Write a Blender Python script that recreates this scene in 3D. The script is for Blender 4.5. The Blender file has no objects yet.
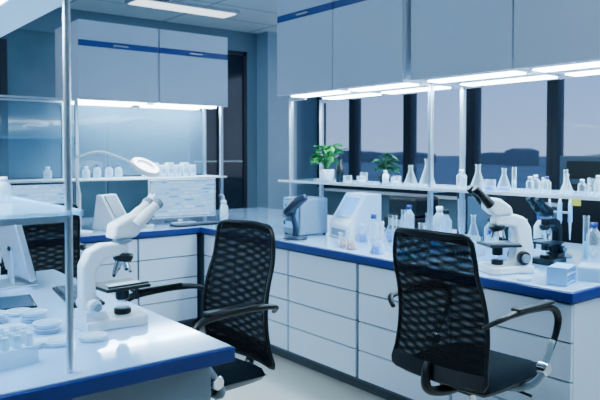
import bpy, bmesh, math, random
from mathutils import Vector, Matrix
random.seed(4)
S=bpy.context.scene
R=math.radians
# ---------------------------------------------------------------- materials
def mat(name,col,rough=0.5,metal=0.0,noise=0.0,scale=8.0,coat=0.0,emit=None,estr=0,spec=0.5,bump=0.0):
    m=bpy.data.materials.new(name); m.use_nodes=True
    nt=m.node_tree; b=nt.nodes['Principled BSDF']
    b.inputs['Base Color'].default_value=(*col,1)
    b.inputs['Roughness'].default_value=rough
    b.inputs['Metallic'].default_value=metal
    b.inputs['Coat Weight'].default_value=coat
    b.inputs['Specular IOR Level'].default_value=spec
    if emit:
        b.inputs['Emission Color'].default_value=(*emit,1); b.inputs['Emission Strength'].default_value=estr
    if noise>0 or bump>0:
        tc=nt.nodes.new('ShaderNodeTexCoord'); n=nt.nodes.new('ShaderNodeTexNoise'); n.inputs['Scale'].default_value=scale
        n.inputs['Detail'].default_value=4
        nt.links.new(tc.outputs['Object'],n.inputs['Vector'])
        if noise>0:
            r=nt.nodes.new('ShaderNodeValToRGB')
            r.color_ramp.elements[0].position=0.3; r.color_ramp.elements[1].position=0.7
            r.color_ramp.elements[0].color=(*[c*(1-noise) for c in col],1)
            r.color_ramp.elements[1].color=(*[min(1,c*(1+noise)) for c in col],1)
            nt.links.new(n.outputs['Fac'],r.inputs['Fac']); nt.links.new(r.outputs['Color'],b.inputs['Base Color'])
        if bump>0:
            bp=nt.nodes.new('ShaderNodeBump'); bp.inputs['Strength'].default_value=bump; bp.inputs['Distance'].default_value=0.01
            nt.links.new(n.outputs['Fac'],bp.inputs['Height']); nt.links.new(bp.outputs['Normal'],b.inputs['Normal'])
    return m
def emis(name,col,s):
    m=bpy.data.materials.new(name); m.use_nodes=True; nt=m.node_tree; nt.nodes.clear()
    o=nt.nodes.new('ShaderNodeOutputMaterial'); e=nt.nodes.new('ShaderNodeEmission')
    e.inputs['Color'].default_value=(*col,1); e.inputs['Strength'].default_value=s
    nt.links.new(e.outputs[0],o.inputs[0]); return m
def glassy(name,col,alpha,rough=0.03,edge=0.75):
    m=bpy.data.materials.new(name); m.use_nodes=True; nt=m.node_tree; nt.nodes.clear()
    o=nt.nodes.new('ShaderNodeOutputMaterial'); t=nt.nodes.new('ShaderNodeBsdfTransparent')
    t.inputs[0].default_value=(*[0.6+0.4*c for c in col],1)
    p=nt.nodes.new('ShaderNodeBsdfPrincipled'); p.inputs['Base Color'].default_value=(*col,1)
    p.inputs['Roughness'].default_value=rough; p.inputs['Specular IOR Level'].default_value=0.9
    lw=nt.nodes.new('ShaderNodeLayerWeight'); lw.inputs['Blend'].default_value=0.35
    mr=nt.nodes.new('ShaderNodeMapRange'); mr.inputs['To Min'].default_value=alpha; mr.inputs['To Max'].default_value=edge
    mx=nt.nodes.new('ShaderNodeMixShader')
    nt.links.new(lw.outputs['Facing'],mr.inputs['Value']); nt.links.new(mr.outputs[0],mx.inputs[0])
    nt.links.new(t.outputs[0],mx.inputs[1]); nt.links.new(p.outputs[0],mx.inputs[2]); nt.links.new(mx.outputs[0],o.inputs[0])
    return m
def meshfab(name,rot):
    m=bpy.data.materials.new(name); m.use_nodes=True; nt=m.node_tree; nt.nodes.clear()
    o=nt.nodes.new('ShaderNodeOutputMaterial'); t=nt.nodes.new('ShaderNodeBsdfTransparent')
    p=nt.nodes.new('ShaderNodeBsdfPrincipled'); p.inputs['Base Color'].default_value=(0.003,0.004,0.006,1); p.inputs['Roughness'].default_value=0.8; p.inputs['Specular IOR Level'].default_value=0.1
    tc=nt.nodes.new('ShaderNodeTexCoord'); mp=nt.nodes.new('ShaderNodeMapping'); mp.inputs['Rotation'].default_value=(rot,0,0)
    w=nt.nodes.new('ShaderNodeTexWave'); w.bands_direction='Z'; w.inputs['Scale'].default_value=10; w.inputs['Distortion'].default_value=3; w.inputs['Detail'].default_value=1.0; w.inputs['Detail Scale'].default_value=0.5
    mr=nt.nodes.new('ShaderNodeMapRange'); mr.inputs['To Min'].default_value=0.95; mr.inputs['To Max'].default_value=0.66
    mx=nt.nodes.new('ShaderNodeMixShader')
    L=nt.links.new
    L(tc.outputs['Object'],mp.inputs[0]); L(mp.outputs[0],w.inputs['Vector']); L(w.outputs['Fac'],mr.inputs['Value']); L(mr.outputs[0],mx.inputs[0])
    L(t.outputs[0],mx.inputs[1]); L(p.outputs[0],mx.inputs[2]); L(mx.outputs[0],o.inputs[0]); return m

M={}
M['white']=mat('white_lacquer',(0.80,0.86,0.92),0.35,noise=0.02,scale=3)
M['cab']=mat('cabinet_laminate',(0.62,0.67,0.78),0.34,noise=0.02,scale=2)
M['drawer']=mat('drawer_laminate',(0.62,0.75,0.92),0.28,noise=0.02,scale=2)
M['top']=mat('worktop_laminate',(0.44,0.68,0.95),0.10,noise=0.02,scale=5,coat=0.6)
M['blue']=mat('blue_edge',(0.006,0.025,0.19),0.35,noise=0.04)
M['stripe']=mat('blue_stripe',(0.02,0.06,0.26),0.35,noise=0.04)
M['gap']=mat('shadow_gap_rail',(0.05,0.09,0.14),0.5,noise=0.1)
M['kick']=mat('kickboard',(0.04,0.06,0.08),0.5,noise=0.1)
M['alu']=mat('brushed_aluminium',(0.58,0.68,0.78),0.28,metal=0.8,noise=0.05,scale=30)
M['handle']=mat('handle_metal',(0.75,0.80,0.86),0.25,metal=0.6,noise=0.03)
M['black']=mat('black_plastic',(0.003,0.005,0.008),0.38,noise=0.15,scale=20,spec=0.35)
M['blackg']=mat('black_gloss',(0.004,0.006,0.010),0.15,noise=0.1,coat=0.4)
M['seat']=mat('seat_fabric',(0.002,0.007,0.013),0.9,noise=0.3,scale=150,bump=0.3,spec=0.12)
M['mesh1']=meshfab('chair_mesh_fabric_front',0.25)
M['mesh2']=meshfab('chair_mesh_fabric_rear',-0.35)
M['chrome']=mat('chrome',(0.8,0.84,0.9),0.12,metal=1.0,noise=0.02)
M['grey']=mat('grey_plastic',(0.20,0.27,0.34),0.4,noise=0.05)
M['navy']=mat('navy_plastic',(0.008,0.020,0.05),0.35,noise=0.1)
M['glass']=glassy('lab_glass',(0.86,0.96,1.0),0.09,0.03,0.9)
M['shelfglass']=glassy('shelf_glass',(0.40,0.75,0.98),0.22,0.05,0.65)
M['panel']=glassy('partition_glass',(0.40,0.62,0.78),0.12,0.03,0.6)
M['plastic']=glassy('clear_plastic',(0.70,0.90,1.0),0.36,0.15,0.9)
M['pane']=glassy('window_pane',(0.65,0.83,1.0),0.03,0.02,0.25)
M['liqblue']=mat('blue_liquid',(0.02,0.25,0.78),0.1,noise=0.05)
M['liqpink']=mat('pink_liquid',(0.75,0.35,0.34),0.1,noise=0.05)
M['liqteal']=mat('teal_liquid',(0.04,0.48,0.65),0.1,noise=0.05)
M['leaf']=mat('leaf_green',(0.05,0.30,0.08),0.45,noise=0.35,scale=20)
M['leafd']=mat('dark_leaf_green',(0.02,0.10,0.04),0.45,noise=0.35,scale=20)
M['soil']=mat('soil',(0.03,0.02,0.015),0.9,noise=0.4,scale=60)
M['strip']=emis('led_strip_diffuser',(0.74,0.92,1.0),26)
M['ringled']=emis('ring_light_diffuser',(0.9,0.96,1.0),9)
M['panelled']=emis('ceiling_panel_diffuser',(0.75,0.90,1.0),2.6)
M['frame']=mat('window_frame_dark',(0.010,0.016,0.028),0.4,noise=0.1)
M['yellow']=mat('sticky_note_yellow',(0.8,0.7,0.08),0.7,noise=0.03)
M['teal']=mat('teal_plastic',(0.08,0.45,0.58),0.4,noise=0.05)
M['paleblue']=mat('pale_blue_plastic',(0.22,0.54,0.88),0.4,noise=0.05)
M['machine']=mat('machine_grey_blue',(0.03,0.06,0.095),0.45,noise=0.05)
M['darkscreen']=mat('standby_screen',(0.02,0.07,0.10),0.12,noise=0.2,scale=4,coat=0.5)

def screenmat():
    m=bpy.data.materials.new('screen_ui'); m.use_nodes=True; nt=m.node_tree; nt.nodes.clear(); L=nt.links.new
    o=nt.nodes.new('ShaderNodeOutputMaterial'); e=nt.nodes.new('ShaderNodeEmission'); e.inputs['Strength'].default_value=1.7
    tc=nt.nodes.new('ShaderNodeTexCoord'); b=nt.nodes.new('ShaderNodeTexBrick'); b.offset=0.37; b.squash=0.6; b.squash_frequency=3
    b.inputs['Scale'].default_value=1.0; b.inputs['Color1'].default_value=(0.06,0.24,0.62,1); b.inputs['Color2'].default_value=(0.55,0.85,1.0,1); b.inputs['Mortar'].default_value=(0.22,0.55,0.98,1)
    b.inputs['Mortar Size'].default_value=0.010; b.inputs['Row Height'].default_value=0.030; b.inputs['Brick Width'].default_value=0.10
    mp=nt.nodes.new('ShaderNodeMapping'); mp.inputs['Rotation'].default_value=(R(90),0,0)
    L(tc.outputs['Object'],mp.inputs[0]); L(mp.outputs[0],b.inputs['Vector']); L(b.outputs['Color'],e.inputs['Color']); L(e.outputs[0],o.inputs[0]); return m
M['screen']=screenmat()

# ---------------------------------------------------------------- builder
class B:
    """collects primitives (with material slots) into one mesh object"""
    def __init__(s): s.bm=bmesh.new(); s.mats=[]
    def mi(s,m):
        m=M[m] if isinstance(m,str) else m
        if m not in s.mats: s.mats.append(m)
        return s.mats.index(m)
    def _add(s,fn,m,mtx,smooth):
        t=bmesh.new(); fn(t)
        i=s.mi(m)
        for f in t.faces: f.material_index=i; f.smooth=smooth
        if mtx is not None: bmesh.ops.transform(t,matrix=mtx,verts=t.verts)
        me=bpy.data.meshes.new('t'); t.to_mesh(me); t.free(); s.bm.from_mesh(me); bpy.data.meshes.remove(me)
    def box(s,lo,hi,m,bev=0.0,mtx=None,seg=2):
        c=[(a+b)/2 for a,b in zip(lo,hi)]; d=[abs(b-a) for a,b in zip(lo,hi)]
        def fn(t):
            bmesh.ops.create_cube(t,size=1)
            bmesh.ops.scale(t,vec=d,verts=t.verts); bmesh.ops.translate(t,vec=c,verts=t.verts)
            if bev>0: bmesh.ops.bevel(t,geom=t.edges[:]+t.verts[:],offset=min(bev,min(d)*0.45),segments=seg,affect='EDGES',profile=0.5)
        s._add(fn,m,mtx,False); return s
    def cyl(s,p0,p1,r0,m,r1=None,n=20,bev=0):
        r1=r0 if r1 is None else r1
        p0=Vector(p0); p1=Vector(p1); d=p1-p0
        q=d.to_track_quat('Z','Y').to_matrix().to_4x4(); mt=Matrix.Translation(p0)@q
        L=d.length
        prof=[(0,0),(r0,0),(r1,L),(0,L)]
        if bev: prof=[(0,0),(r0-bev,0),(r0,bev),(r1,L-bev),(r1-bev,L),(0,L)]
        s.lathe(prof,m,mt,n,sharp=True); return s
    def lathe(s,prof,m,mtx=None,n=24,sharp=False):
        def fn(t):
            rings=[]
            for r,z in prof:
                if r<1e-6: rings.append([t.verts.new((0,0,z))])
                else: rings.append([t.verts.new((r*math.cos(2*math.pi*k/n),r*math.sin(2*math.pi*k/n),z)) for k in range(n)])
            for a,b in zip(rings,rings[1:]):
                if len(a)==1 and len(b)==1: continue
                for k in range(n):
                    k2=(k+1)%n
                    if len(a)==1: t.faces.new((a[0],b[k],b[k2]))
                    elif len(b)==1: t.faces.new((a[k],b[0],a[k2]))
                    else: t.faces.new((a[k],a[k2],b[k2],b[k]))
            bmesh.ops.recalc_face_normals(t,faces=t.faces)
            if sharp:
                for e in t.edges:
                    if len(e.link_faces)==2 and e.calc_face_angle(0)>0.7: e.smooth=False
        s._add(fn,m,mtx,True); return s
    def tube(s,pts,r,m,n=10,sub=6,flat=1.0,closed=False):
        P=[Vector(p) for p in pts]; rr=r if isinstance(r,(list,tuple)) else [r]*len(P)
        out=[];ro=[]
        N=len(P)
        segs=N if closed else N-1
        for i in range(segs):
            if closed: a,b,c,d=P[i-1],P[i],P[(i+1)%N],P[(i+2)%N]; ra,rb=rr[i],rr[(i+1)%N]
            else: a=P[max(i-1,0)];b=P[i];c=P[i+1];d=P[min(i+2,N-1)]; ra,rb=rr[i],rr[i+1]
            for k in range(sub):
                t=k/sub
                out.append(0.5*((2*b)+(c-a)*t+(2*a-5*b+4*c-d)*t*t+(-a+3*b-3*c+d)*t**3)); ro.append(ra+(rb-ra)*t)
        if not closed: out.append(P[-1]); ro.append(rr[-1])
        def fn(t):
            rings=[]; K=len(out); up=None
            for i,p in enumerate(out):
                if closed: tg=(out[(i+1)%K]-out[i-1])
                else: tg=(out[min(i+1,K-1)]-out[max(i-1,0)])
                tg.normalize()
                if up is None:
                    up=Vector((0,0,1)) if abs(tg.z)<0.9 else Vector((1,0,0))
                up=(up-tg*up.dot(tg)).normalized(); sd=tg.cross(up)
                rings.append([t.verts.new(p+sd*math.cos(2*math.pi*k/n)*ro[i]+up*math.sin(2*math.pi*k/n)*ro[i]*flat) for k in range(n)])
            pr=list(zip(rings,rings[1:]))
            if closed: pr.append((rings[-1],rings[0]))
            for a,b in pr:
                for k in range(n): t.faces.new((a[k],a[(k+1)%n],b[(k+1)%n],b[k]))
            if not closed: t.faces.new(rings[0]); t.faces.new(rings[-1])
            bmesh.ops.recalc_face_normals(t,faces=t.faces)
        s._add(fn,m,None,True); return s
    def prism(s,poly,axis,a,b,m,bev=0.0,mtx=None):
        def v(p,h):
            return {'x':(h,p[0],p[1]),'y':(p[0],h,p[1]),'z':(p[0],p[1],h)}[axis]
        def fn(t):
            A=[t.verts.new(v(p,a)) for p in poly]; Bv=[t.verts.new(v(p,b)) for p in poly]
            t.faces.new(A); t.faces.new(Bv)
            n=len(poly)
            for k in range(n): t.faces.new((A[k],A[(k+1)%n],Bv[(k+1)%n],Bv[k]))
            bmesh.ops.recalc_face_normals(t,faces=t.faces)
            if bev>0: bmesh.ops.bevel(t,geom=t.edges[:]+t.verts[:],offset=bev,segments=3,affect='EDGES',profile=0.5)
        s._add(fn,m,mtx,False); return s
    def grid(s,fn2,nu,nv,m,mtx=None,smooth=True):
        def fn(t):
            g=[[t.verts.new(fn2(i/nu,j/nv)) for j in range(nv+1)] for i in range(nu+1)]
            for i in range(nu):
                for j in range(nv): t.faces.new((g[i][j],g[i+1][j],g[i+1][j+1],g[i][j+1]))
        s._add(fn,m,mtx,smooth); return s
    def done(s,name,loc=(0,0,0),rot=0,scale=1,parent=None):
        me=bpy.data.meshes.new(name); s.bm.to_mesh(me); s.bm.free()
        for m in s.mats: me.materials.append(m)
        o=bpy.data.objects.new(name,me); S.collection.objects.link(o)
        o.location=loc; o.rotation_euler=(0,0,R(rot)); o.scale=(scale,)*3
        if parent: o.parent=parent
        return o
def empty(name,loc=(0,0,0),rot=0):
    o=bpy.data.objects.new(name,None); S.collection.objects.link(o); o.location=loc; o.rotation_euler=(0,0,R(rot)); o.empty_display_size=0.1
    return o
def dup(src,loc,rot=0,scale=1):
    o=src.copy(); S.collection.objects.link(o); o.location=loc; o.rotation_euler=(0,0,R(rot)); o.scale=(scale,)*3
    for c in src.children:
        d=c.copy(); S.collection.objects.link(d); d.parent=o
    return o

# ---------------------------------------------------------------- room shell
XL,XR,YN,YB,CH=-3.0,6.0,-2.5,7.2,3.0
fm=mat('resin_floor',(0.62,0.57,0.50),0.22,noise=0.05,scale=1.5,coat=0.2)
B().box((XL-.1,YN-.1,-.1),(XR+.1,YB+.1,0),fm).done('floor')
cm=bpy.data.materials.new('ceiling_tiles'); cm.use_nodes=True; nt=cm.node_tree; b=nt.nodes['Principled BSDF']; b.inputs['Roughness'].default_value=0.8
tc=nt.nodes.new('ShaderNodeTexCoord'); br=nt.nodes.new('ShaderNodeTexBrick'); br.offset=0; br.inputs['Scale'].default_value=1; br.inputs['Brick Width'].default_value=1.2; br.inputs['Row Height'].default_value=0.6
br.inputs['Mortar Size'].default_value=0.012; br.inputs['Color1'].default_value=(0.54,0.66,0.70,1); br.inputs['Color2'].default_value=(0.51,0.63,0.67,1); br.inputs['Mortar'].default_value=(0.18,0.24,0.28,1)
nt.links.new(tc.outputs['Object'],br.inputs['Vector']); nt.links.new(br.outputs['Color'],b.inputs['Base Color'])
B().box((XL-.1,YN-.1,CH),(XR+.1,YB+.1,CH+.1),cm).done('ceiling')
wm=mat('wall_paint_blue_grey',(0.13,0.22,0.29),0.45,noise=0.04,scale=2)
pm=mat('wall_glass_panel',(0.09,0.17,0.22),0.12,noise=0.45,scale=0.9,coat=0.7)
w=B()
w.box((XL,YB,0),(3.95,YB+.1,CH),wm)
w.box((4.80,YB,0),(XR,YB+.1,CH),wm)
w.box((3.95,YB,2.75),(4.80,YB+.1,CH),wm); w.box((3.95,YB,0),(4.80,YB+.1,.35),wm)
w.done('wall_back')
w=B()
x=XL+.05
while x<3.9:
    x2=min(x+1.14,3.92)
    w.box((x,YB-.02,.12),(x2,YB-.002,2.72),pm,0.004); x=x2+.03
w.done('trim_1')
B().box((1.25,YB-.05,.12),(1.84,YB-.021,2.6),'frame',.004).box((1.32,YB-.056,.2),(1.77,YB-.049,2.52),mat('dark_tinted_glass',(0.015,0.03,0.045),0.08,noise=0.3,scale=2)).done('left_dark_window_1')  # dark window strip in a frame, left part of the back wall
B().box((4.95,YB-.25,0),(5.42,YB-.001,CH-.001),mat('column_paint',(0.26,0.40,0.52),0.5,noise=0.03)).done('trim_2')
w=B()
for a,c in ((3.95,4.0),(4.36,4.41),(4.75,4.80)): w.box((a,YB+.01,.35),(c,YB+.08,2.75),'frame')
w.box((3.95,YB+.01,.35),(4.80,YB+.08,.40),'frame'); w.box((3.95,YB+.01,2.70),(4.80,YB+.08,2.75),'frame')
w.box((4.0,YB+.03,.4),(4.75,YB+.04,2.7),mat('dark_window_glass',(0.012,0.02,0.035),0.08,noise=0.3,scale=2))
w.done('window_1')
w=B()
for i in range(26):
    w.lathe([(0,0),(.011,0),(.011,.001),(0,.001)],'white',Matrix.Translation((3.97+i*.033,YB-.001+.03,1.33))@Matrix.Rotation(R(90),4,'X'),10)
w.done('window_manifestation_dots')
w=B()
w.box((XR,YN,0),(XR+.12,YB,.95),wm); w.box((XR,YN,2.75),(XR+.12,YB,CH),wm)
w.box((XR,YN,.95),(XR+.12,.9,2.75),wm)
w.done('wall_right')
ys=[.9,1.75,2.6,3.58,4.56,5.5,6.48,7.2]
for i in range(len(ys)-1):
    a,c=ys[i],ys[i+1]; w=B()
    w.box((XR-.02,a,.95),(XR+.1,a+.06,2.75),'frame',.004); w.box((XR-.02,c-.06,.95),(XR+.1,c,2.75),'frame',.004)
    w.box((XR-.01,a+.06,.95),(XR+.09,c-.06,1.01),'frame'); w.box((XR-.01,a+.06,2.69),(XR+.09,c-.06,2.75),'frame')
    w.box((XR+.04,a+.06,1.01),(XR+.045,c-.06,2.69),'pane')
    w.done('window_%d'%(i+2))
B().box((XR-.14,.9,.92),(XR-.001,YB-.3,.949),'white',.006).done('trim_3')
B().box((XL-.1,YN,0),(XL,YB,CH),wm).done('wall_left')
B().box((XL,YN-.1,0),(XR,YN,CH),wm).done('wall_front')
LP=((0.2,5.2),(3.4,6.3),(0.2,1.2),(2.0,0.2),(4.6,3.0),(4.6,0.6),(-1.6,3.2))
for k,(x,y) in enumerate(LP):
    B().box((x-.6,y-.16,CH-.035),(x+.6,y+.16,CH-.001),'alu',.004).box((x-.57,y-.13,CH-.04),(x+.57,y+.13,CH-.034),'panelled').done('ceiling_light_panel')
for (vx,vy) in ((1.75,5.0),(2.55,5.75)):
    v=B().box((vx,vy,CH-.02),(vx+.6,vy+.6,CH-.001),'white',.004).box((vx+.04,vy+.04,CH-.024),(vx+.56,vy+.56,CH-.019),'kick')
    for i in range(8): v.box((vx+.05,vy+.06+i*.062,CH-.034),(vx+.55,vy+.075+i*.062,CH-.023),'grey')
    v.done('ceiling_vent')

# outside
B().box((XR+1,-300,-5.2),(900,900,-5.0),mat('grass_ground',(0.09,0.12,0.14),0.9,noise=0.3,scale=0.02)).done('ground_outside')
bl=B()
bmt=mat('distant_building',(0.05,0.07,0.11),0.8,noise=0.2,scale=.05)
rb=random.Random(3)
y=60
while y<420:
    L=rb.uniform(8,30); h=rb.uniform(3.6,7.6); x=rb.uniform(240,300)
    bl.prism([(y,-5),(y+L,-5),(y+L,-5+h),(y+L*.5,-5+h+rb.choice((0.1,1.2))),(y,-5+h)],'x',x,x+15,bmt); y+=L+rb.uniform(0,12)
bl.done('distant_building_row')

# ---------------------------------------------------------------- benches
HB=.85
def drawers_x(w,x,y0,y1,rows,z0=.10,z1=.79):
    h=(z1-z0)/rows
    for i in range(rows):
        a=z0+i*h
        w.box((x-.018,y0+.003,a+.003),(x,y1-.003,a+h-.006),'drawer',.002)
def drawers_y(w,y,x0,x1,rows,z0=.10,z1=.79):
    h=(z1-z0)/rows
    for i in range(rows):
        a=z0+i*h
        w.box((x0+.003,y-.018,a+.003),(x1-.003,y,a+h-.006),'drawer',.002)
w=B()
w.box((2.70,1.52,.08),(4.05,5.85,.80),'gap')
w.box((2.76,1.58,0),(4.0,5.8,.08),'kick')
w.box((2.66,1.49,HB-.006),(4.10,5.90,HB),'top',.002)
w.box((2.65,1.48,HB-.048),(4.11,5.91,HB-.006),'blue',.003)
for a,c in ((1.50,2.15),(2.16,2.845),(2.865,3.53),(3.54,4.19),(4.20,4.66)): drawers_x(w,2.70,a,c,4)
w.box((2.70,1.50,.08),(3.36,1.52,.79),'drawer',.003); w.box((3.37,1.50,.08),(4.05,1.52,.79),'drawer',.003)
w.done('island_lab_bench')
w=B()
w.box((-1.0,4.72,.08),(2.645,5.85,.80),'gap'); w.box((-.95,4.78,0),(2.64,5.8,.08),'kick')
w.box((-1.0,4.67,HB-.006),(2.648,5.90,HB),'top',.001); w.box((-1.01,4.66,HB-.048),(2.648,5.91,HB-.006),'blue',.002)
for a,c in ((-1,-.3),(-.29,.4),(.41,1.1),(1.62,2.13),(2.14,2.645)): drawers_y(w,4.72,a,c,4)
w.box((1.11,4.70,.08),(1.61,4.72,.79),'drawer',.003)
w.done('back_lab_bench')
w=B()
w.box((-1.6,1.73,HB-.006),(1.09,3.42,HB),'top',.002); w.box((-1.61,1.72,HB-.05),(1.10,3.43,HB-.006),'blue',.003)
w.box((-1.6,1.80,.08),(.62,3.36,.80),'machine',.003)
w.box((-1.5,1.9,0),(.58,3.3,.08),'kick')
w.box((.98,1.82,0),(1.03,1.87,.80),'alu',.003); w.box((.98,3.28,0),(1.03,3.33,.80),'alu',.003)
w.box((.62,1.80,.62),(1.06,1.83,.80),'grey',.003)
w.done('foreground_lab_bench')

# ---------------------------------------------------------------- overhead cabinets + gantries
def cab_x(name,x,depth,y0,y1,n,z0,z1,stripe):
    w=B(); w.box((x+.02,y0,z0+.012),(x+depth,y1,z1),'cab',.003)
    d=(y1-y0)/n
    for i in range(n):
        a=y0+i*d+.004; c=y0+(i+1)*d-.004
        w.box((x,a,z0),(x+.02,c,stripe-.028),'cab',.003)
        w.box((x+.003,a,stripe-.027),(x+.02,c,stripe+.018),'stripe')
        w.box((x,a,stripe+.020),(x+.02,c,z1),'cab',.003)
        m=(a+c)/2
        w.box((x-.018,m-.06,stripe-.012),(x-.001,m+.06,stripe-.002),'handle',.002)
        for o in (.09,.385):
            w.box((x+o,a+.05,z0-.006),(x+o+.11,c-.05,z0+.014),'strip')
            w.box((x+o-.012,a+.035,z0+.002),(x+o+.122,c-.035,z0+.012),'alu')
    return w.done(name)
cab_x('overhead_cabinet',2.79,.74,2.60,3.81,2,1.85,2.95,2.39)
cab_x('overhead_cabinet',2.82,.71,-.10,2.57,4,1.855,2.95,2.39)
w=B(); z0,z1,st=1.85,2.46,2.29; y=5.0
w.box((1.80,y+.02,z0+.012),(3.13,y+.55,z1),'cab',.003)
for a,c in ((1.80,2.46),(2.47,3.13)):
    w.box((a,y,z0),(c-.004,y+.02,st-.028),'cab',.003); w.box((a,y+.003,st-.027),(c-.004,y+.02,st+.018),'stripe'); w.box((a,y,st+.02),(c-.004,y+.02,z1),'cab',.003)
    w.box(((a+c)/2-.06,y-.018,st-.012),((a+c)/2+.06,y-.001,st-.002),'handle',.002)
    w.box((a+.05,y+.12,z0-.006),(c-.05,y+.22,z0+.014),'strip'); w.box((a+.05,y+.42,z0-.006),(c-.05,y+.50,z0+.014),'strip')
w.done('overhead_cabinet')

SZ=1.235
w=B()
for Y in (1.2,2.62,3.99):
    for X in (3.06,3.36): w.box((X-.013,Y-.013,HB+.0005),(X+.013,Y+.013,1.861),'alu',.003)
    w.box((3.06,Y-.01,SZ-.03),(3.36,Y+.01,SZ-.009),'alu')
for X in (3.06,3.36): w.box((X-.012,3.815,1.835),(X+.012,4.0,1.86),'alu')
w.box((3.02,1.10,SZ-.008),(3.40,4.10,SZ),'shelfglass',.002)
w.box((3.015,1.10,SZ-.014),(3.021,4.10,SZ+.003),'white'); w.box((3.40,1.10,SZ-.012),(3.406,4.10,SZ+.002),'alu')
w.done('island_reagent_shelf')
w=B()
for X in (.2,1.80,3.10):
    for Y in (5.07,5.37): w.box((X-.013,Y-.013,HB+.0005),(X+.013,Y+.013,1.861),'alu',.003)
w.box((.1,5.04,SZ-.012),(3.14,5.40,SZ),'white',.002); w.box((.22,5.04,1.55),(1.78,5.40,1.558),'shelfglass')
w.box((.21,5.365,1.25),(1.785,5.371,1.84),'panel'); w.box((1.815,5.365,1.25),(3.085,5.371,1.84),'panel')
w.box((.19,5.06,1.845),(1.79,5.08,1.86),'alu'); w.box((.19,5.36,1.845),(1.79,5.38,1.86),'alu')
w.done('back_reagent_shelf')
w=B()
for Y in (1.785,3.30):
    for X in (.61,.2): w.cyl((X,Y,HB+.0005),(X,Y,1.865),.010,'alu')
    w.box((.2,Y-.008,1.262),(.61,Y+.008,1.280),'alu')
w.box((.17,1.76,1.281),(.64,3.34,1.291),'shelfglass',.002); w.box((.636,1.76,1.277),(.642,3.34,1.294),'paleblue')
w.done('foreground_reagent_shelf')
w=B(); w.box((.0,1.74,1.885),(.64,3.36,2.5),'cab',.004); w.box((.06,1.80,1.873),(.50,3.3,1.886),'strip'); w.box((.50,1.76,1.866),(.64,3.34,1.886),'white',.003); w.done('overhead_cabinet')

# ---------------------------------------------------------------- chairs (local: faces +X)
def chair():
    root=empty('office_chair')
    w=B()
    for k in range(5):
        a=2*math.pi*k/5+.3; e=(math.cos(a)*.30,math.sin(a)*.30)
        w.tube([(0,0,.115),(e[0]*.5,e[1]*.5,.105),(e[0],e[1],.075)],[.028,.024,.016],'black',8,3,.7)
        w.cyl((e[0],e[1],.05),(e[0],e[1],.08),.008,'chrome',n=8)
        px,py=-math.sin(a),math.cos(a)
        for s in (-1,1): w.cyl((e[0]+px*.008*s,e[1]+py*.008*s,.03),(e[0]+px*.026*s,e[1]+py*.026*s,.03),.0295,'black',n=16,bev=.003)
    w.cyl((0,0,.09),(0,0,.30),.030,'black'); w.cyl((0,0,.30),(0,0,.49),.019,'chrome')
    w.box((-.12,-.08,.475),(.12,.08,.52),'black',.012)
    w.tube([(.05,-.06,.495),(.06,-.17,.49),(.06,-.24,.485)],.006,'black',6,4)
    w.done('base',parent=root)
    w=B()
    def top(u,v):
        a=u*2-1;b=v*2-1
        x=a*.235*(1-.06*abs(b)**4); y=b*.235*(1-.08*abs(a)**4)
        e=max(abs(a),abs(b)); z=.598-.050*e**8 + .012*(a*a*-1)+ (-.02*max(0,a)**4)+.008*abs(b)**2
        return (x+.01,y,z)
    w.grid(top,20,20,'seat')
    def bot(u,v):
        x,y,z=top(u,v); a=u*2-1;b=v*2-1; e=max(abs(a),abs(b))
        return (x,y,.515+.020*e**6 if e<.999 else z)
    w.grid(bot,20,20,'black')
    w.done('seat',parent=root)
    zb,zt=.57,1.13
    def bx(t,c):
        return -.262+.038*math.sin(math.pi*min(1,t*1.3))-.030*t*t +.035*c*c
    def hw(t): return .226-.010*t-.022*t*t-.016*max(0,(t-.92)/.08)**2
    for nm,off,mm in (('mesh_front',.0,'mesh1'),('mesh_rear',-.014,'mesh2')):
        w=B()
        w.grid(lambda u,v:(bx(v,u*2-1)+off,(u*2-1)*hw(v),zb+(zt-zb)*v+.012*(1-(u*2-1)**2)*v),16,20,mm)
        w.done(nm,parent=root)
    w=B(); pts=[]
    n=9
    for i in range(n): t=i/(n-1); pts.append((bx(t,-1)-.007,-hw(t),zb+(zt-zb)*t))
    for c in (-.5,0,.5): pts.append((bx(1,c)-.007,c*hw(1),zt+.012*(1-c*c)))
    for i in range(n-1,-1,-1): t=i/(n-1); pts.append((bx(t,1)-.007,hw(t),zb+(zt-zb)*t))
    for c in (.5,0,-.5): pts.append((bx(0,c)-.007,c*hw(0),zb-.004))
    w.tube(pts,.009,'black',8,3,closed=True)
    w.grid(lambda u,v:(bx(v*.10,u*2-1)-.016,(u*2-1)*hw(0),zb+v*.05),12,3,'black')
    w.grid(lambda u,v:(bx(.93+v*.07,u*2-1)-.016,(u*2-1)*hw(1),zb+(zt-zb)*(.95+.05*v)+.012*(1-(u*2-1)**2)),12,3,'black')
    w.tube([(0,0,.50),(-.17,0,.495),(-.275,0,.52),(-.292,0,.58),(-.280,0,.63)],[.03,.03,.026,.020,.014],'black',8,5,.7)
    w.done('back_frame',parent=root)
    w=B()
    for s in (-1,1):
        y=s*.275
        w.tube([(-.238,s*.225,.80),(-.205,y*.98,.832),(-.10,y,.845),(.03,y,.845),(.14,y,.832),(.185,y,.79),(.175,y,.73),(.13,y,.66),(.08,s*.27,.585)],[.010,.014,.018,.019,.018,.015,.013,.012,.013],'black',10,6,.75)
        w.box((-.11,y-.022,.852),(.13,y+.022,.866),'black',.007)
        w.tube([(.15,y,.70),(.06,y,.57),(.03,s*.20,.515),(.0,s*.05,.505)],[.012,.014,.016,.016],'grey',8,5)
        w.cyl((.085,y-s*.02,.60),(.085,y+s*.022,.60),.026,'chrome',n=20,bev=.004)
    w.done('armrests',parent=root)
    return root
c1=chair(); c1.location=(2.255,1.70,0)
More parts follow.
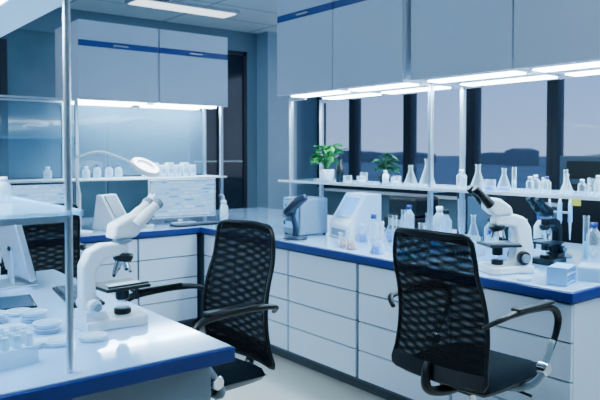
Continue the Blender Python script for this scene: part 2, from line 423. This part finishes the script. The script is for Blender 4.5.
c2=dup(c1,(1.315,2.37,0),184); c2.name='office_chair.001'
c3=dup(c1,(1.22,4.22,0),88)

# ---------------------------------------------------------------- microscope
def microscope(name,dark=False,eyeblack=False):
    w=B(); body='black' if dark else 'white'; eye='black' if (dark or eyeblack) else 'white'
    foot=[(-.11,-.055),(-.11,.055),(-.03,.062),(.08,.085),(.105,.075),(.11,.03),(.11,-.03),(.105,-.075),(.08,-.085),(-.03,-.062)]
    w.prism(foot,'z',0.0,.035,body,.006)
    w.prism([(-.11,.03),(-.02,.03),(-.035,.06),(-.11,.07)],'y',-.045,.045,body,.005)
    w.cyl((.045,0,.035),(.045,0,.055),.030,'black',bev=.003); w.cyl((.045,0,.0551),(.045,0,.060),.022,'glass')
    w.prism([(-.11,.05),(-.060,.05),(-.064,.14),(-.06,.20),(-.03,.235),(.06,.245),(.06,.285),(-.04,.287),(-.085,.268),(-.11,.22)],'y',-.026,.026,body,.010)
    for s in (-1,1):
        w.cyl((-.080,s*.026,.085),(-.080,s*.055,.085),.022,'white' if not (eyeblack or dark) else 'black',bev=.003); w.cyl((-.080,s*.055,.085),(-.080,s*.072,.085),.014,'grey',bev=.002)
    w.box((-.05,-.075,.128),(.115,.075,.140),'black',.003); w.box((-.02,-.05,.1405),(.10,.0,.143),'plastic'); w.box((-.045,-.08,.143),(.105,-.068,.150),'black',.002)
    w.cyl((.07,-.055,.09),(.07,-.055,.128),.008,'black',n=10); w.cyl((.045,0,.085),(.045,0,.128),.024,'black',bev=.003); w.cyl((.045,0,.075),(.045,0,.085),.016,'chrome')
    w.lathe([(0,0),(.030,.003),(.036,.018),(.034,.032),(0,.032)],'black',Matrix.Translation((.045,0,.215))@Matrix.Rotation(R(10),4,'Y'))
    for k,(L,cc) in enumerate(((.048,'chrome'),(.035,'chrome'),(.040,'white'),(.028,'chrome'))):
        a=k*math.pi/2; dx,dy=math.cos(a+math.pi),math.sin(a)
        p0=Vector((.045+dx*.014,dy*.014,.222)); p1=p0+Vector((dx*.016,dy*.016,-L))
        w.cyl(p0,p1,.011,cc,.008,14); w.cyl(p1,p1+(p1-p0)*.18,.007,'black',.004,12)
    w.cyl((.045,0,.285),(.045,0,.300),.034,'grey',bev=.002)
    w.prism([(-.005,.300),(.085,.300),(.125,.345),(.105,.385),(.07,.378),(.005,.350)],'y',-.036,.036,body,.012)
    d=Vector((.78,0,.62)).normalized()
    for s in (-1,1):
        p=Vector((.080,s*.031,.342))
        w.cyl(p,p+d*.075,.023,body,.020,18,bev=.003); w.cyl(p+d*.075,p+d*.112,.017,eye,.0165,18); w.cyl(p+d*.108,p+d*.128,.021,'black' if eyeblack or dark else 'grey',.019,18,bev=.003)
    w.box((.085,-.03,.325),(.130,.03,.372),body,.012)
    return w.done(name)
def big_microscope(name):
    w=B()
    w.prism([(-.12,-.07),(-.12,.07),(-.02,.075),(.07,.095),(.11,.09),(.12,.04),(.12,-.04),(.11,-.09),(.07,-.095),(-.02,-.075)],'z',0,.038,'white',.008)
    w.prism([(-.125,.03),(-.02,.03),(-.03,.09),(-.042,.17),(-.03,.225),(.07,.235),(.075,.262),(.06,.285),(-.03,.292),(-.085,.275),(-.118,.225),(-.13,.13)],'y',-.038,.038,'white',.014)
    for s in (-1,1):
        w.cyl((-.07,s*.038,.075),(-.07,s*.066,.075),.034,'black',bev=.004); w.cyl((-.07,s*.066,.075),(-.07,s*.088,.075),.021,'grey',bev=.003)
    w.box((-.045,-.085,.132),(.12,.085,.145),'black',.003); w.box((.0,-.05,.1455),(.10,.0,.148),'plastic'); w.box((-.04,.066,.1455),(.11,.080,.153),'grey',.002)
    w.cyl((.045,0,.085),(.045,0,.132),.027,'black',bev=.003); w.cyl((.045,0,.038),(.045,0,.062),.030,'black',bev=.003)
    w.lathe([(0,0),(.034,.003),(.042,.018),(.040,.030),(0,.030)],'black',Matrix.Translation((.042,0,.207))@Matrix.Rotation(R(12),4,'Y'))
    for k,L in enumerate((.048,.035,.042,.030)):
        a=k*math.pi/2; dx,dy=math.cos(a+math.pi),math.sin(a); p0=Vector((.042+dx*.017,dy*.017,.215)); p1=p0+Vector((dx*.016,dy*.016,-L))
        w.cyl(p0,p1,.012,'chrome',.008,14)
    w.prism([(-.02,.288),(.07,.280),(.115,.315),(.13,.35),(.10,.375),(.05,.370),(-.01,.330)],'y',-.046,.046,'white',.014)
    d=Vector((.70,0,.71)).normalized()
    for s in (-1,1):
        p=Vector((.095,s*.034,.335))
        w.cyl(p,p+d*.060,.026,'black',.022,18,bev=.003); w.cyl(p+d*.058,p+d*.100,.0185,'black',.0185,18); w.cyl(p+d*.092,p+d*.122,.023,'black',.021,18,bev=.004)
    return w.done(name)
m1=microscope('microscope'); m1.location=(.89,2.19,HB+.0005); m1.rotation_euler=(0,0,R(5))
m2=big_microscope('microscope'); m2.location=(2.85,1.95,HB+.0005); m2.rotation_euler=(0,0,R(150)); m2.scale=(1.0,)*3
m3=microscope('microscope',dark=True); m3.location=(3.26,1.96,HB+.0005); m3.rotation_euler=(0,0,R(178)); m3.scale=(.85,)*3
m4=dup(m1,(2.27,4.89,HB+.0005),20,.62)

# ---------------------------------------------------------------- glassware
def erlen(r,h,liq=None,fill=.35):
    w=B(); nr=r*.30
    w.lathe([(0,.001),(r*.9,.001),(r,.006),(r*.98,h*.08),(nr,h*.72),(nr,h*.95),(nr*1.25,h),(nr*1.3,h+.002),(nr*1.1,h+.002)],'glass',n=24)
    if liq:
        rt=r*.98+(nr-r*.98)*((fill-.08)/.64)
        w.lathe([(0,.004),(r*.9,.004),(r*.93,h*.08),(rt*.94,h*fill),(0,h*fill)],liq,n=20)
    return w
def beaker(r,h,liq=None,fill=.4):
    w=B(); w.lathe([(0,.001),(r*.95,.001),(r,.006),(r,h*.95),(r*1.08,h)],'glass',n=24)
    if liq: w.lathe([(0,.004),(r*.94,.004),(r*.94,h*fill),(0,h*fill)],liq)
    return w
def bottle(r,h,cap='blue',body='glass',liq=None):
    w=B(); w.lathe([(0,.001),(r,.001),(r,h*.65),(r*.5,h*.80),(r*.42,h*.83),(r*.42,h*.88)],body,n=20); w.lathe([(0,h*.86),(r*.52,h*.86),(r*.52,h),(0,h)],cap)
    if liq: w.lathe([(0,.004),(r*.92,.004),(r*.92,h*.4),(0,h*.4)],liq)
    return w
def cylinder(r,h,liq=None):
    w=B(); w.lathe([(0,0),(r*2,0),(r*2,.006),(r,.012),(r,h*.97),(r*1.2,h)],'glass',n=18)
    if liq: w.lathe([(0,.013),(r*.9,.013),(r*.9,h*.45),(0,h*.45)],liq,n=14)
    return w
def tubes(nx,ny,pitch=.028,h=.11,rackm='white',liqs=('liqblue',)):
    w=B(); X=nx*pitch;Y=ny*pitch
    for z in (.004,.045,.075): w.box((-X/2,-Y/2,z),(X/2,Y/2,z+.004),rackm,.001)
    for s in (-1,1): w.box((s*X/2-.002,-Y/2,0),(s*X/2+.002,Y/2,.082),rackm,.001)
    for i in range(nx):
        for j in range(ny):
            x=-X/2+pitch*(i+.5);y=-Y/2+pitch*(j+.5)
            w.lathe([(0,.009),(.006,.012),(.008,.018),(.008,h),(.0095,h+.001)],'glass',Matrix.Translation((x,y,0)),10)
            if random.random()<.7: w.lathe([(0,.011),(.0065,.016),(.0065,h*random.uniform(.3,.6)),(0,h*.3)],random.choice(liqs),Matrix.Translation((x,y,0)),8)
    return w
def petri(r=.045,n=1):
    w=B()
    for k in range(n):
        z=k*.017
        w.lathe([(0,z+.001),(r*.94,z+.001),(r*.94,z+.012)],'plastic',n=28); w.lathe([(r*.97,z+.003),(r,z+.004),(r,z+.015),(r*.98,z+.016),(0,z+.016)],'glass',n=28)
        w.tube([(r*math.cos(a*.5236),r*math.sin(a*.5236),z+.0155) for a in range(12)],.0012,'white',5,3,closed=True)
        w.lathe([(0,z+.003),(r*.9,z+.003),(r*.9,z+.006),(0,z+.006)],'plastic' if (n+int(r*1000))%2 else 'paleblue',n=24)
    return w
Z=HB+.0005; ZS=SZ+.001
F='erlenmeyer_flask'; GB='glass_beaker'; RB='reagent_bottle'; GC='measuring_cylinder'
erlen(.045,.13,'liqblue').done(F,(2.76,2.77,Z))
erlen(.040,.12,'liqpink').done(F,(2.76,2.99,Z))
beaker(.035,.09,'liqpink',.35).done(GB,(2.80,3.10,Z))
erlen(.05,.16).done(F,(2.90,2.87,Z))
erlen(.06,.20,'liqteal',fill=.15).done(F,(3.14,2.90,Z))
bottle(.035,.20,'blue').done(RB,(2.98,3.02,Z))
beaker(.045,.11,'liqblue',.2).done(GB,(2.84,2.62,Z))
erlen(.055,.18,'liqblue',fill=.12).done(F,(2.96,2.60,Z))
tubes(6,3,liqs=('liqblue','liqteal')).done('test_tube_rack',(3.17,2.42,Z),85)
tubes(6,2,liqs=('liqblue','liqteal')).done('test_tube_rack',(3.02,2.36,Z),85)
beaker(.05,.13,'liqblue',.2).done(GB,(3.24,2.76,Z))
bottle(.035,.17,'blue','plastic').done(RB,(3.08,2.20,Z))
bottle(.045,.19,'black','glass','liqteal').done(RB,(3.5,2.5,Z)); bottle(.045,.22,'white','plastic').done(RB,(3.6,3.0,Z))
erlen(.055,.19).done(F,(3.55,2.3,Z)); erlen(.05,.16,'liqblue').done(F,(3.22,3.10,Z))
bottle(.04,.2,'blue','glass').done(RB,(3.62,1.90,Z)); beaker(.05,.12).done(GB,(3.5,1.72,Z))
bottle(.03,.12,'white','glass','liqblue').done(RB,(3.05,3.20,Z)); erlen(.035,.10,'liqteal').done(F,(2.74,2.50,Z)); beaker(.03,.07).done(GB,(2.85,2.48,Z))
cylinder(.016,.24,'liqblue').done(GC,(3.30,2.22,Z)); cylinder(.014,.20).done(GC,(3.34,2.88,Z)); cylinder(.016,.25,'liqteal').done(GC,(3.46,1.86,Z)); cylinder(.015,.22).done(GC,(2.90,2.76,Z))
for i,(x,y) in enumerate(((3.62,2.14),(3.72,2.30),(3.75,1.75),(3.50,1.60),(3.53,2.66),(3.45,2.82),(3.45,3.2),(3.62,3.3))):
    (bottle(.038,.20+.01*(i%3),('white','blue','black')[i%3],'plastic') if i%2 else erlen(.05,.19)).done(RB if i%2 else F,(x,y,Z))
for p in ((2.72,1.76),(2.72,2.22),(2.78,2.30)): petri(.036).done('petri_dish',(*p,Z))
tubes(5,3,.030,.07,'paleblue',('liqblue','liqteal')).done('test_tube_rack',(2.80,1.62,Z),15)
w=B(); w.box((-.07,-.05,0),(.07,.05,.004),'plastic')
for a in (((-.07,-.05,.004),(.07,-.047,.06)),((-.07,.047,.004),(.07,.05,.06)),((-.07,-.047,.004),(-.067,.047,.06)),((.067,-.047,.004),(.07,.047,.06))): w.box(*a,'plastic')
w.box((-.074,-.054,.061),(.074,.054,.068),'plastic',.002)
for i in range(5):
    for j in range(3): w.cyl((-.05+i*.025,-.028+j*.028,.005),(-.05+i*.025,-.028+j*.028,.045),.008,'teal',n=8)
w.done('sample_tube_box',(2.99,1.58,Z),20)
# shelf items
erlen(.052,.17).done(F,(3.17,2.74,ZS)); erlen(.045,.14).done(F,(3.17,2.36,ZS))
erlen(.045,.13).done(F,(3.15,2.86,ZS)); bottle(.03,.11,'white').done(RB,(3.2,2.50,ZS))
erlen(.035,.10).done(F,(3.15,1.80,ZS)); bottle(.022,.08,'white').done(RB,(3.17,1.94,ZS)); bottle(.022,.09,'white').done(RB,(3.22,2.02,ZS))
bottle(.02,.085,'white').done(RB,(3.12,1.99,ZS)); bottle(.02,.08,'white').done(RB,(3.1,1.69,ZS)); bottle(.02,.1,'white').done(RB,(3.16,1.64,ZS)); beaker(.03,.08).done(GB,(3.27,1.72,ZS))
cylinder(.012,.13,'liqteal').done(GC,(3.20,2.14,ZS)); erlen(.04,.12,'liqblue',.12).done(F,(3.25,2.24,ZS)); beaker(.03,.06,'liqblue',.4).done(GB,(3.12,2.24,ZS)); cylinder(.011,.12).done(GC,(3.28,1.88,ZS)); bottle(.02,.085,'white').done(RB,(3.1,1.58,ZS)); bottle(.022,.09,'blue').done(RB,(3.08,1.87,ZS))
for x,y,r,h,l in ((3.12,3.42,.03,.05,None),(3.20,3.34,.026,.07,'liqteal'),(3.10,3.26,.03,.05,'white'),(3.14,3.62,.024,.08,None),(3.18,3.02,.03,.05,'white'),(3.12,2.95,.026,.06,None)): beaker(r,h,l,.5).done(GB,(x,y,ZS))
bottle(.022,.09,'white','white').done(RB,(3.2,3.13,ZS))
w=B(); w.lathe([(0,.001),(.035,.001),(.036,.12),(.020,.15),(.016,.155)],'white'); w.lathe([(0,.15),(.022,.15),(.022,.18),(0,.185)],'white'); w.tube([(0,0,.18),(0,0,.21),(.03,0,.235),(.07,0,.225)],.004,'white',8,5); w.done('wash_bottle',(3.02,4.90,Z),200)
w=B()
for i in range(7):
    x=i*.072; w.box((x,-.035,0),(x+.055,.035,.10+.02*(i%2)),'white',.005); w.box((x+.008,-.036,.03),(x+.047,-.0351,.07),'paleblue')
w.done('reagent_carton_row',(2.42,5.22,ZS))
for x in (2.02,2.12,2.20): bottle(.03,.11,'blue','plastic').done(RB,(x,5.22,ZS))
for x in (1.92,1.62,1.0): bottle(.03,.10,'white','plastic').done(RB,(x,5.2,ZS))

def plant(name,loc,h,leafm,n,spread,pot='white',pr=.055,ph=.085):
    w=B(); w.lathe([(0,0),(pr*.75,0),(pr*.8,.004),(pr,ph),(pr*.93,ph),(pr*.9,ph*.85)],pot); w.lathe([(0,ph*.86),(pr*.92,ph*.86)],'soil')
    rnd=random.Random(n)
    for i in range(n):
        a=rnd.random()*6.283; sp=spread*rnd.uniform(.3,1); hh=h*rnd.uniform(.4,1.1); L=rnd.uniform(.055,.10)
        base=Vector((0,0,ph*.8)); tip=Vector((math.cos(a)*sp,math.sin(a)*sp,ph+hh-L*.2)); dr=Vector((math.cos(a),math.sin(a),rnd.uniform(-.3,.8))).normalized(); sd=Vector((-math.sin(a),math.cos(a),0))
        w.tube([base,(base+tip)/2+Vector((0,0,.02)),tip],.0022,leafm,5,3)
        W=L*.33; up=dr.cross(sd)
        w.grid(lambda u,v:tip+dr*(u*L-L*.1)+sd*((v*2-1)*W*math.sin(math.pi*min(.98,max(.02,u**.8))))+up*(abs(v*2-1)*.012-.03*u*u),6,4,leafm)
    return w.done(name,loc)
plant('potted_plant',(3.20,3.74,ZS),.17,'leaf',50,.08)
plant('potted_plant',(3.32,3.26,ZS),.13,'leafd',26,.04,'black',.045,.06)
w=B(); w.lathe([(0,0),(.032,0),(.032,.11),(.012,.13),(.012,.16),(0,.16)],'black'); w.tube([(0,0,.15),(0,0,.175),(-.03,0,.18),(-.055,0,.165)],.009,'black',8,5); w.done('pump_dispenser_bottle',(3.14,3.52,ZS))
w=B(); w.prism([(-.12,0),(.14,0),(.14,.31),(.02,.31),(-.12,.10)],'y',-.14,.14,'white',.008)
w.prism([(-.095,.155),(-.088,.150),(.000,.278),(-.007,.283)],'y',-.09,.09,'paleblue'); w.box((-.1215,-.10,.02),(-.1195,.10,.07),'grey'); w.done('benchtop_analyser',(3.14,3.38,Z),-12)
w=B(); w.box((-.11,-.12,.008),(.13,.12,.27),'grey',.012); w.box((-.116,-.10,.05),(-.109,.10,.25),'paleblue',.003); w.box((-.119,-.07,.10),(-.115,.07,.22),'machine',.002); w.box((-.12,.075,.07),(-.115,.092,.1),'black')
for sx in (-.09,.11):
    for sy in (-.1,.1): w.cyl((sx,sy,0),(sx,sy,.01),.012,'black',n=10)
w.done('thermal_cycler',(3.0,3.76,Z),-6)
w=B(); w.lathe([(0,0),(.075,0),(.078,.008),(.07,.018),(0,.022)],'navy'); w.tube([(0,0,.015),(.0,0,.08),(-.015,0,.15),(.01,0,.22),(.04,0,.245)],[.022,.018,.016,.017,.018],'navy',10,5)
w.tube([(.075,0,.272),(.02,0,.240),(-.04,0,.185),(-.065,0,.155)],[.020,.034,.036,.024],'navy',12,4); w.cyl((-.068,0,.155),(-.080,0,.142),.022,'grey'); w.box((-.0,-.02,.20),(.03,.02,.25),'black',.006)
w.done('handheld_scanner_stand',(2.78,3.58,Z),-60,1.08)
w=B(); w.lathe([(0,0),(.07,0),(.07,.012),(0,.016)],'grey'); w.cyl((0,0,.01),(0,0,.28),.007,'alu'); w.lathe([(0,.25),(.05,.25),(.05,.258),(0,.258)],'grey')
for k in range(4):
    a=k*1.57+.5; x,y=math.cos(a)*.055,math.sin(a)*.055
    w.cyl((x,y,.20),(x,y,.31),.013,'paleblue',.011,12); w.cyl((x,y,.31),(x,y,.33),.006,'white'); w.cyl((x,y,.20),(x,y,.10),.008,'white',.003,10)
w.done('pipette_stand',(3.50,2.04,Z))

def monitor(name,loc,rot,W=.56,H=.33,tilt=0,z=.045,body='white',scr='screen'):
    root=empty(name,loc,rot)
    w=B(); w.box((-W/2,0,z),(W/2,.03,z+H),body,.006); w.box((-W/2+.008,-.002,z+.012),(W/2-.008,.001,z+H-.008),'black')
    o=w.done('housing',parent=root); o.rotation_euler=(R(-tilt),0,0)
    w=B(); w.box((-W/2+.012,-.004,z+.016),(W/2-.012,-.0021,z+H-.012),scr); o=w.done('screen',parent=root); o.rotation_euler=(R(-tilt),0,0)
    w=B(); w.box((-.11,-.02,0),(.11,.15,.008),'alu',.003); w.box((-.025,.06,.005),(.025,.075,z+H*.5),'alu',.003); w.box((-.03,.028,z+H*.4),(.03,.075,z+H*.55),'alu',.003); w.done('stand',parent=root)
    return root
monitor('computer_monitor',(2.68,5.00,Z),-6,.60,.325,0,.045,'white')
monitor('computer_monitor',(1.46,5.00,Z),0,.58,.325,0,.045,'black')
monitor('computer_monitor',(.82,5.00,Z),0,.55,.325,0,.045,'black')
monitor('computer_monitor',(.88,3.15,Z),90,.40,.26,14,.045,'alu','darkscreen')
def keyboard(loc,rot):
    w=B(); w.box((-.20,-.065,0),(.20,.065,.014),'black',.004)
    for i in range(14):
        for j in range(5): w.box((-.19+i*.0272,-.056+j*.0225,.014),(-.19+i*.0272+.0235,-.056+j*.0225+.0185,.0195),'machine',.002)
    return w.done('computer_keyboard',loc,rot)
keyboard((.955,2.70,Z),82)
keyboard((2.66,4.77,Z),0)
w=B(); w.box((-.12,-.09,0),(.12,.09,.008),'blackg',.004); w.box((-.11,-.08,.0081),(.11,.08,.009),'machine'); w.done('tablet_computer',(.70,2.74,Z),80)
for i,p in enumerate(((.60,2.32),(.69,2.24),(.58,2.21),(.775,2.05),(.70,2.42),(.50,2.38),(.67,2.07),(.58,2.48),(.68,2.54),(.60,2.10),(.48,2.26))): petri(.044,1+(i%3==1)).done('petri_dish',(*p,Z))
w=B()
w.box((-.09,-.07,0),(.09,.07,.05),'plastic',.004)
for i in range(5):
    for j in range(4): w.cyl((-.07+i*.035,-.052+j*.035,.05),(-.07+i*.035,-.052+j*.035,.085),.012,'plastic',.010,12)
w.done('pipette_tip_box',(.47,1.98,Z),10)
for p in ((.50,2.75),(.42,2.62),(.45,2.90)): bottle(.035,.14,'white','plastic').done(RB,(*p,Z))
for y in (2.55,2.62,2.45,2.8,2.2): bottle(.022,.08,'white','plastic').done(RB,(.55,y,1.292))

w=B()
w.lathe([(0,0),(.09,0),(.09,.015),(.02,.025),(0,.025)],'white'); w.cyl((0,0,.02),(0,0,.30),.012,'white')
w.tube([(0,0,.30),(-.03,0,.50),(-.02,.0,.56)],.010,'white',8,4); w.tube([(-.02,0,.56),(.16,0,.60),(.34,0,.545),(.42,0,.505)],.009,'white',8,5)
T=Matrix.Translation((.52,0,.48))@Matrix.Rotation(R(14),4,'Y')@Matrix.Rotation(R(30),4,'X')
w.lathe([(.068,-.012),(.118,-.015),(.122,0),(.112,.02),(.07,.022),(.065,0),(.068,-.012)],'white',T,36)
w.lathe([(.066,0),(.0,.006)],'ringled',T,30); w.lathe([(.072,-.0155),(.112,-.0165)],'ringled',T,36)
w.lathe([(.074,.0225),(.108,.0215)],'ringled',T,36)
w.done('magnifier_lamp',(1.72,4.80,Z),0)
w=B(); w.prism([(-.13,0),(.13,0),(.13,.10),(-.02,.30),(-.07,.30)],'y',-.09,.09,'white',.008); w.prism([(.125,.120),(.135,.113),(.0,.295),(-.01,.288)],'y',-.06,.06,'grey'); w.done('benchtop_analyser',(2.0,4.91,Z),-70,.9)
w=B(); w.box((-.3,-.32,.06),(.3,.32,1.42),'machine',.015); w.box((-.315,-.29,.70),(-.299,.29,1.20),'black',.006); w.box((-.315,-.29,.12),(-.299,.29,.66),'machine',.006); w.box((-.33,-.25,1.0),(-.316,-.23,1.15),'chrome',.004); w.box((-.306,-.25,1.24),(-.299,.25,1.38),'black',.004)
w.box((-.3185,.12,1.03),(-.3165,.22,1.12),'yellow')
for sx in (-.24,.24):
    for sy in (-.26,.26): w.cyl((sx,sy,0),(sx,sy,.062),.025,'black',n=12)
w.done('laboratory_incubator',(5.2,2.55,0),0)
w=B(); w.box((-.22,-.2,0),(.22,.2,.34),'black',.012); w.box((-.228,-.17,.05),(-.219,.1,.30),'machine',.004); w.box((-.229,.12,.06),(-.219,.18,.28),'grey',.003); w.done('drying_oven',(3.85,2.68,Z))
w=B(); w.box((-.15,-.17,0),(.15,.17,.10),'black',.01); w.box((-.13,-.15,.10),(.15,.15,.26),'black',.03); w.box((-.152,-.1,.03),(-.149,.1,.08),'grey'); w.done('mini_centrifuge',(3.88,3.5,Z))

# ---------------------------------------------------------------- lights
def area(name,loc,rot,sx,sy,e,col):
    l=bpy.data.lights.new(name,'AREA'); l.shape='RECTANGLE'; l.size=sx; l.size_y=sy; l.energy=e; l.color=col
    o=bpy.data.objects.new(name,l); S.collection.objects.link(o); o.location=loc; o.rotation_euler=[R(a) for a in rot]; return o
cb=(0.40,0.75,1.0)
area('led_strip_light',(2.96,2.2,1.835),(0,0,0),.12,3.0,34,cb); area('led_strip_light',(3.3,2.2,1.835),(0,0,0),.12,3.0,32,cb)
area('led_strip_light',(2.47,5.2,1.835),(0,0,0),1.2,.3,30,cb)
area('led_strip_light',(.35,2.55,1.86),(0,0,0),.5,1.4,20,cb)
for x,y in LP:
    area('ceiling_panel_light',(x,y,CH-.05),(0,0,0),1.1,.25,17,(0.60,0.81,1.0))
area('window_daylight',(XR-.25,4.0,1.85),(0,90,0),1.6,6,30,(0.70,0.80,1.0))

wd=bpy.data.worlds.new('World'); S.world=wd; wd.use_nodes=True; nt=wd.node_tree; bg=nt.nodes['Background']
tc=nt.nodes.new('ShaderNodeTexCoord'); sp=nt.nodes.new('ShaderNodeSeparateXYZ'); rp=nt.nodes.new('ShaderNodeValToRGB')
rp.color_ramp.elements[0].position=0.0; rp.color_ramp.elements[0].color=(0.46,0.60,0.88,1); rp.color_ramp.elements[1].position=0.22; rp.color_ramp.elements[1].color=(0.20,0.40,0.86,1)
nt.links.new(tc.outputs['Generated'],sp.inputs[0]); nt.links.new(sp.outputs['Z'],rp.inputs['Fac']); nt.links.new(rp.outputs['Color'],bg.inputs['Color']); bg.inputs['Strength'].default_value=1.3

# ---------------------------------------------------------------- camera
cd=bpy.data.cameras.new('camera'); cam=bpy.data.objects.new('camera',cd); S.collection.objects.link(cam)
cam.location=(0,0,1.45); yaw=math.atan2(520,660)
cd.sensor_width=36; cd.lens=36*660/600
pitch=R(1.8)
cam.rotation_euler=(R(90)-pitch,0,-yaw)
cd.shift_y=-(48-math.tan(pitch)*660)/600
cd.clip_start=.05; cd.clip_end=1500
cd.dof.use_dof=True; cd.dof.focus_distance=2.7; cd.dof.aperture_fstop=5.0
S.camera=cam
